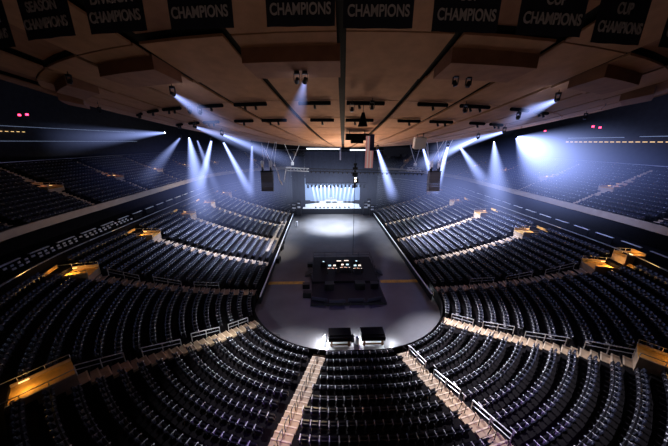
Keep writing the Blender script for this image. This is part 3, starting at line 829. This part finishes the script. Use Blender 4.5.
# backdrop and drapes
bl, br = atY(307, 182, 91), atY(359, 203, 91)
e = empty('stage_backdrop', ((bl.x+br.x)/2, 91.5, DZ), 0, 'pale blue lit backdrop behind the stage', 'backdrop')
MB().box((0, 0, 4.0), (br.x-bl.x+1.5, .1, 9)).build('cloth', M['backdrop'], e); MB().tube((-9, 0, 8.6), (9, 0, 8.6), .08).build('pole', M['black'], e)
def drape(x0, x1, y0, y1, Y, lab, zt=None):
    a, c = atY(x0, y0, Y), atY(x1, y1, Y); n = 40
    e = empty('stage_drape', ((a.x+c.x)/2, Y, a.z), 0, lab, 'drape', 'dark drapes around the stage'); W = c.x-a.x; H = a.z-c.z
    m = MB(); vs = []
    for z in (0, -H):
        for i in range(n+1): vs.append(((i/n-.5)*W, .12*sin(i*1.9), z))
    m.add(vs, [(i, i+1, n+2+i, n+1+i) for i in range(n)]); m.build('cloth', M['drape'], e); MB().tube((-W/2, 0, 0), (W/2, 0, 0), .1).build('pole', M['black'], e)
drape(304.5, 368, 151, 184, 83, 'wide dark navy drape hanging above the stage front')
drape(291, 305.5, 156, 208, 84, 'tall dark drape left of the stage')
drape(361, 376, 160, 208, 84, 'tall dark drape right of the stage')
drape(270, 292, 172, 206, 92, 'dim drape further left behind the seats')
# header truss above the stage with hanging lamps
p0, p1 = atY(306, 183.5, 82.6), atY(366, 183.5, 82.6)
e = empty('stage_truss', (p0+p1)/2, 0, 'black header truss with hanging lamps over the stage front', 'truss'); o0 = e.location
truss_mesh(p0-o0, p1-o0, .7).build('truss_beam', M['black'], e)
for i in range(16):
    q = p0.lerp(p1, (i+.5)/16)-o0; MB().box(q+Vector((0, 0, -.75-.25*(i % 3 == 0))), (.6, .5, .9)).build('lamp', M['black'], e)
for i in range(11):
    f = (i+.3)/11; px = 311+46*f; p = atY(px, 185.5, 88); tg = Vector((p.x+(f-.5)*-2.0+random.uniform(-.5, .5), 87.5, DZ))
    moving_light(p, tg, .75, 1.3, 'stage lamp with a white downward beam, %s from the left' % ordn(i+1), power=700, pw=.35, r0=.3, spot=R(24), group='stage beam lamps', col=(.75, .88, 1))
# LED strips over the drape
for i, (x0, x1, y0, y1) in enumerate(((306.5, 339.5, 148, 149.6), (350, 366, 150, 150))):
    a, c = atY(x0, y0, 82), atY(x1, y1, 82); m = MB().box((a+c)/2, ((c-a).length, .15, .35), ry=0)
    tag(m.build('light_bar', M['strip']), 'white light bar above the stage drape, %s one' % ('long left' if i == 0 else 'short right'), 'light bar', 'white light bars above the stage drape')
# black stepped valance right of the flag
m = MB()
for i in range(10):
    x = 384+i*3.1; y = 155+3*abs(sin(i*1.3))-.25*i
    a, c = atY(x, 147.5, 84), atY(x+3.1, y, 84); m.box((a+c)/2, (c.x-a.x, .3, a.z-c.z))
tag(m.build('ceiling_valance', M['duct']), 'black ragged drape hanging under the far ceiling, right of the flag', 'drape')
# stage side stacks of cases
for i, (x, y, s) in enumerate(((294, 206, 1.6), (299, 203, 1.3), (366, 205, 1.6), (372, 207, 1.4), (369, 201, 1.2), (289, 211, 1.2))):
    p = atY(x, y, 80.5); p.z = max(p.z, s*.8)
    e = empty('equipment_rack', (p.x, 80.2 if i % 2 else 81, 0), 0, 'tall black equipment rack beside the stage, %s from the left' % ordn([2, 3, 4, 6, 5, 1][i]), 'rack', 'equipment racks beside the stage')
    h = p.z+s*.6
    MB().box((0, 0, h/2), (s, 1.0, h)).build('cabinet', M['case'], e, bevel=.04)
    MB().box((0, -.53, h*.6), (s*.7, .05, h*.12)).box((0, -.53, h*.85), (s*.6, .05, h*.06)).build('face_panel', M['ribbon'], e)

# ------------------------------------------------------------------ front-of-house platform on the floor
e = empty('mixing_platform', (.2, 39.5, 0), 0, 'black mixing platform in the middle of the arena floor', 'platform')
MB().box((0, 3, .35), (11.0, 9.4, .7)).build('deck', M['case'], e)
MB().box((0, -4.6, .2), (11.0, 5.6, .4)).build('lower_deck', M['case'], e)
r = MB()
for (x0, y0_, x1, y1_) in ((-5.5, 7.6, 5.5, 7.6), (-5.5, -1.7, -5.5, 7.6), (5.5, -1.7, 5.5, 7.6)):
    for h in (1.2, 1.75): r.tube((x0, y0_, h), (x1, y1_, h), .035)
    for q in range(6): r.tube((x0+(x1-x0)*q/5, y0_+(y1_-y0_)*q/5, .7), (x0+(x1-x0)*q/5, y0_+(y1_-y0_)*q/5, 1.75), .03)
r.build('railing', M['truss'], e)
for s in (-1, 1):
    m = MB()
    for i in range(4): m.box((s*(5.8+.3*i), 2, .6-.15*i), (.3, 1.6, .1))
    m.build('steps', M['ped'], e)
for i, (x, y, w) in enumerate(((-1.9, 40.6, 1.9), (0.35, 40.9, 2.0), (2.5, 40.5, 1.8))):
    c = empty('mixing_console', (x, y, .7), 0, ['left', 'middle', 'right'][i]+' mixing console glowing on the black platform', 'console', 'mixing consoles on the platform')
    MB().box((0, 0, .85), (w, .9, .16), rx=R(-10)).build('body', M['case'], c, bevel=.03)
    for sx in (-1, 1): MB().box((sx*(w/2-.1), 0, .4), (.08, .7, .8)).build('leg', M['ped'], c)
    sm = MB()
    for q in range(7): sm.box((-w/2+.25+q*(w-.5)/6, -.1+.12*(q % 2), .955), (w/11, .22, .02), rx=R(-10), mi=q % 3)
    sm.build('lit_faders', [M['screen'], M['screenr'], M['ped']], c)
    for q in range(2): MB().box((-w*.22+q*w*.44, .45, 1.25), (.45, .05, .24), rx=R(-15)).build('screen', M['screenb' if q == i % 2 else 'screen'], c)
for i, (x, y) in enumerate(((-.6, 43.4), (0.8, 43.5), (2.6, 43.3), (-3.4, 43.2))):
    c = empty('equipment_case', (x, y, .7), 0, 'rack case with %s behind the consoles, %s from the left' % ('a bright panel' if i in (0, 1) else 'small lights', ordn([2, 3, 4, 1][i])), 'case', 'rack cases behind the consoles')
    MB().box((0, 0, .5), (1.1, .8, 1.0)).build('cabinet', M['case'], c, bevel=.03)
    MB().box((0, -.1, 1.03), (.8 if i < 2 else .3, .3, .03)).build('lit_panel', M['screen' if i < 2 else 'screenb'], c)
for i, (x, y, rz) in enumerate(((-4.0, 32.8, -.25), (-1.5, 32.2, 0), (1.3, 32.5, 0), (4.0, 32.6, .3))):
    c = empty('barricade', (x, y, 0), rz, 'dark barricade section in front of the platform, %s from the left' % ordn(i+1), 'barricade', 'barricade sections before the platform')
    MB().box((0, 0, .55), (2.3, .06, 1.1), rx=R(18)).build('panel', M['barric'], c)
    MB().box((0, -.5, .04), (2.3, 1.0, .05)).build('foot_plate', M['barric'], c)
    for s in (-1, 1): MB().tube((s*.9, -.9, .05), (s*.9, .1, .9), .03).build('brace', M['ped'], c)
for i, (x, y, s) in enumerate(((-5.9, 34.5, 1.2), (-6.2, 37.0, 1.1), (-5.9, 44.5, 1.0), (4.6, 36.2, 1.2), (-2.5, 36, 1.4), (2.3, 36, 1.5))):
    c = empty('road_case', (x, y, .4 if abs(x) < 5.4 else 0), 0, 'black road case %s' % ['standing left of the platform, nearest one', 'standing left of the platform, middle one', 'standing left of the platform, furthest one', 'on the right edge of the lower deck', 'on the lower deck, left of its middle', 'on the lower deck, right of its middle'][i], 'case', 'road cases around the platform')
    MB().box((0, 0, s*.4), (s, s*.7, s*.7)).build('body', M['case'], c, bevel=.02)
    MB().box((0, 0, s*.76), (s*1.02, s*.72, .06)).build('lid', M['ped'], c)
    for sx in (-1, 1): MB().tube((sx*s*.38-.03, 0, .05), (sx*s*.38+.03, 0, .05), .05).build('caster', M['ped'], c)
# yellow cable ramp across the floor
for i, (xa, xb) in enumerate(((-12.9, -6.6), (6.2, 12.9))):
    m = MB()
    n = 7
    for q in range(n):
        x0 = xa+(xb-xa)*q/n; x1 = xa+(xb-xa)*(q+.97)/n
        m.add([(x0, 38.3, 0.005), (x1, 38.3, 0.005), (x1, 38.55, .06), (x0, 38.55, .06), (x0, 38.95, .06), (x1, 38.95, .06), (x1, 39.2, .005), (x0, 39.2, .005)], [(0, 1, 2, 3), (3, 2, 5, 4), (4, 5, 6, 7)])
    tag(m.build('cable_ramp', M['yellow']), 'yellow cable ramp across the floor %s the platform' % ('left of' if i == 0 else 'right of'), 'cable ramp', 'yellow cable ramps')

# ------------------------------------------------------------------ carts by the near floor edge
for i, (xa, xb, yn, yf) in enumerate(((328, 353, 350, 335), (361, 387, 349, 334))):
    a, c = atz(xa, yn, 0), atz(xb, yn, 0); f_ = atz(xa, yf, 0); W = (c.x-a.x)*.93; D = (f_.y-a.y)*.75; xm = (a.x+c.x)/2
    e = empty('platform_cart', (xm, a.y+D/2+.35, 0), 0, 'black %s cart with wooden feet standing on the lit near floor' % ('left' if i == 0 else 'right'), 'cart', 'black carts on the near floor')
    MB().box((0, 0, 1.0), (W, D, .5)).build('body', M['black'], e, bevel=.04)
    MB().box((0, .1, 1.3), (W*.96, D*.7, .12)).build('lid', M['black'], e)
    m = MB()
    for sx in (-1, 1): m.box((sx*W*.38, -D*.42, .42), (.22, .2, .7))
    m.build('wooden_leg', M['wood'], e)
    MB().box((0, -D*.42, .25), (W*.9, .1, .12)).build('cross_bar', M['wood'], e)
    for sx in (-1, 1): MB().tube((sx*W*.38, D*.4, 0), (sx*W*.38, D*.4, .75), .06).build('rear_leg', M['ped'], e)
p0, p1 = atz(323, 354, 0), atz(392, 354, 0)
e = empty('floor_light_patch', ((p0.x+p1.x)/2, p0.y+.9, 0), 0, 'white patches painted as light on the floor under the two carts', 'light_patch')  # white panels stand in for the pool of light on the floor
for s in (-1, 1): MB().box((s*1.75, .4, .01), (2.9, 2.6, .02)).build('light_patch_panel', M['white'], e)
for i, (x, y) in enumerate(((325, 341), (357, 343), (352.5, 341))):
    p = atz(x, y, 0); e = empty('floor_lantern', p, 0, ['small white lantern left of the left cart', 'white lantern between the two carts', 'dark lidded bin between the two carts'][i], 'lantern' if i < 2 else 'bin')
    MB().tube((0, 0, 0), (0, 0, .7), .26, 12, .2).build('body', M['white' if i < 2 else 'case'], e, smooth=False); MB().tube((0, 0, .7), (0, 0, .95), .24, 12, .1).build('cap', M['ribbon' if i < 2 else 'case'], e)
# cases at the sides of the floor
for i, (x, y, w, d, h, m_, lab) in enumerate(((271, 341, 2.0, .8, .7, 'case', 'black case on the floor by the near left seats'), (434, 340, 1.3, .6, .5, 'ribbon', 'pale case on the floor by the near right seats'),
        (278, 262, .9, 1.4, 1.0, 'case', 'black case near the left boards, nearer one'), (281, 250, .9, 1.4, 1.1, 'case', 'black case near the left boards, further one'), (283, 243, .8, 1.0, .6, 'case', 'low black case near the left boards'),
        (297, 226, .5, .5, 1.3, 'ribbon', 'pale upright case on the far left floor'), (428, 291, .9, .9, .9, 'case', 'black case by the right boards with a lamp'), (395, 240, .8, 1.2, .9, 'case', 'black case along the right boards, further one'))):
    p = atz(x, y, 0); e = empty('storage_case', (p.x, p.y, 0), random.uniform(-.2, .2), lab, 'case', 'cases along the floor edges')
    MB().box((0, 0, h/2), (w, d, h)).build('body', M[m_], e, bevel=.03); MB().box((0, 0, h+.03), (w*1.02, d*1.02, .06)).build('lid', M['ped' if m_ == 'case' else m_], e)

# ---- boards along the floor
for s, nm in ((1, 'right'), (-1, 'left')):
    m = MB()
    for i in range(22):
        y0_ = 33+i*2.2
        m.box((s*12.6, y0_+1.05, .55), (.12, 2.1, 1.1)); m.box((s*12.6, y0_+1.05, 1.13), (.22, 2.12, .08), mi=1)
    struct(m, 'trim_%d' % (4 if s > 0 else 5), [M['case'], M['ribbon']])
# retracted seating platform, left
m = MB()
for i in range(10):
    a = atz(284-i*1.6, 222+i*3.0, 1.6); m.box((a.x, a.y, .8), (1.5, 1.9, 1.6))
tag(m.build('retracted_platform', M['fascia']), 'pale curved platform edge along the left side of the floor', 'platform')

# ------------------------------------------------------------------ general lighting
def light(kind, loc, tgt, e, col, size=1, spot=60, blend=.8, name='light'):
    ld = bpy.data.lights.new(name, kind); ld.energy = e; ld.color = col
    if kind == 'SPOT': ld.spot_size = R(spot); ld.spot_blend = blend; ld.shadow_soft_size = size
    elif kind == 'AREA': ld.size = size
    else: ld.shadow_soft_size = size
    o = bpy.data.objects.new(name, ld); COL.objects.link(o); o.location = loc
    o.rotation_euler = (Vector(tgt)-Vector(loc)).to_track_quat('-Z', 'Y').to_euler(); return o
# warm up-lights washing the middle of the ceiling
light('SPOT', (0, 36, 14), (0, 35, 25), 4800, (1, .76, .56), 1.5, 130, 1, 'ceiling_wash')
light('SPOT', (1, 46, 17), (1, 44, 25), 2200, (1, .85, .7), 1, 130, 1, 'ceiling_wash')
light('SPOT', (-3, -2, 15), (-3, 17, 28), 520, (1, .72, .55), 2, 110, 1, 'banner_fill')  # added fill from behind the camera, brightens banner lettering and soffit fronts
# white work light over each side of the bowl
light('SPOT', (-6, 56, 20.5), (-21, 48, 4), 130000, (.60, .68, 1), .5, 50, 1, 'bowl_light_left')
light('SPOT', (6, 54, 20.5), (24, 51, 4), 190000, (.66, .73, 1), .5, 56, 1, 'bowl_light_right')
light('SPOT', (-6, 74, 20), (-20, 66, 3), 48000, (.75, .83, 1), .6, 85, 1, 'bowl_light_far_left')
light('SPOT', (6, 74, 20), (20, 66, 3), 48000, (.75, .83, 1), .6, 85, 1, 'bowl_light_far_right')
# front sections
light('SPOT', (6, 46, 20.5), (12, 19, 2), 190000, (.90, .88, 1), .4, 38, 1, 'front_light_right')
light('SPOT', (-2, 46, 20.5), (-8, 19, 2), 95000, (.92, .9, 1), .4, 30, 1, 'front_light_left')
light('SPOT', (-5.2, 18, 17), (-5.6, 13, 2), 5000, (1, .75, .45), .4, 24, 1, 'aisle_light_left')
light('SPOT', (7.5, 18, 17), (7.6, 14, 2), 3600, (1, .8, .65), .4, 26, 1, 'aisle_light_right')
light('SPOT', (-3.5, 8, 14), (-7.5, 12.5, 3), 2200, (.45, .2, 1), .4, 50, 1, 'violet_light')
light('SPOT', (6, 8, 14), (9.5, 12.5, 3), 1500, (.45, .2, 1), .4, 50, 1, 'violet_light')
# floor
light('SPOT', (0, 63, 20), (0, 70, 0), 150000, (.85, .90, 1), 1, 60, 1, 'floor_light')
light('SPOT', (0, 70, 19), (0, 84, 2), 16000, (.8, .9, 1), 1, 50, 1, 'stage_front_light')
light('SPOT', (0, 32, 20), (0, 31, 0), 2600, (.40, .34, 1), 1, 75, 1, 'floor_light_near')
for x, y in ((322, 343), (357, 338), (392, 343)):
    p = atz(x, y, 0); light('POINT', (p.x, p.y, .7), (p.x, p.y, 0), 170, (.9, .95, 1), .15, name='cart_light')
p = atz(428, 291, 0); light('POINT', (p.x-.3, p.y-.8, .8), p, 60, (.85, .93, 1), .15, name='board_light')
p = atz(233, 331, 3); light('POINT', (p.x, p.y, p.z+1.2), p, 420, (1, 1, 1), .2, name='corner_light')
# dim warm spots over the floor, aimed at the fascia
light('SPOT', (-5, 30, 18), (-38, 40, 12), 3500, (1, .75, .5), 1, 38, 1, 'fascia_wash')
light('SPOT', (0, 60, 20), (-38, 75, 12), 9000, (1, .88, .75), 1, 50, 1, 'fascia_wash')
light('SPOT', (5, 40, 18), (42, 45, 13), 2500, (1, .7, .75), 1, 75, 1, 'fascia_wash')
light('SPOT', (0, 30, 18), (0, 50, 19.5), 9000, (1, 1, 1), .5, 75, .6, 'rigging_fill')  # added spot, no fixture: lifts the truss and cables
light('SPOT', (-7, 50, 16), (-14.5, 52, 1), 9000, (1, .85, .65), .4, 50, 1, 'board_side_fill')  # added pair of spots to brighten the platform and side boards
light('SPOT', (7, 50, 16), (14, 52, 1), 6000, (1, .95, .85), .4, 50, 1, 'board_side_fill')
light('SPOT', (-8, 66, 19), (-39, 66, 12), 14000, (1, .88, .72), .5, 34, 1, 'fascia_wash')
W = bpy.data.worlds.new('world'); S.world = W; W.use_nodes = True
W.node_tree.nodes['Background'].inputs[0].default_value = (.30, .32, .5, 1); W.node_tree.nodes['Background'].inputs[1].default_value = .0015
S.view_settings.view_transform = 'Standard'; S.view_settings.look = 'None'; S.view_settings.exposure = 0
S.cycles.volume_step_rate = .6; S.cycles.max_bounces = 6; S.cycles.diffuse_bounces = 3; S.cycles.glossy_bounces = 2; S.cycles.volume_max_steps = 128
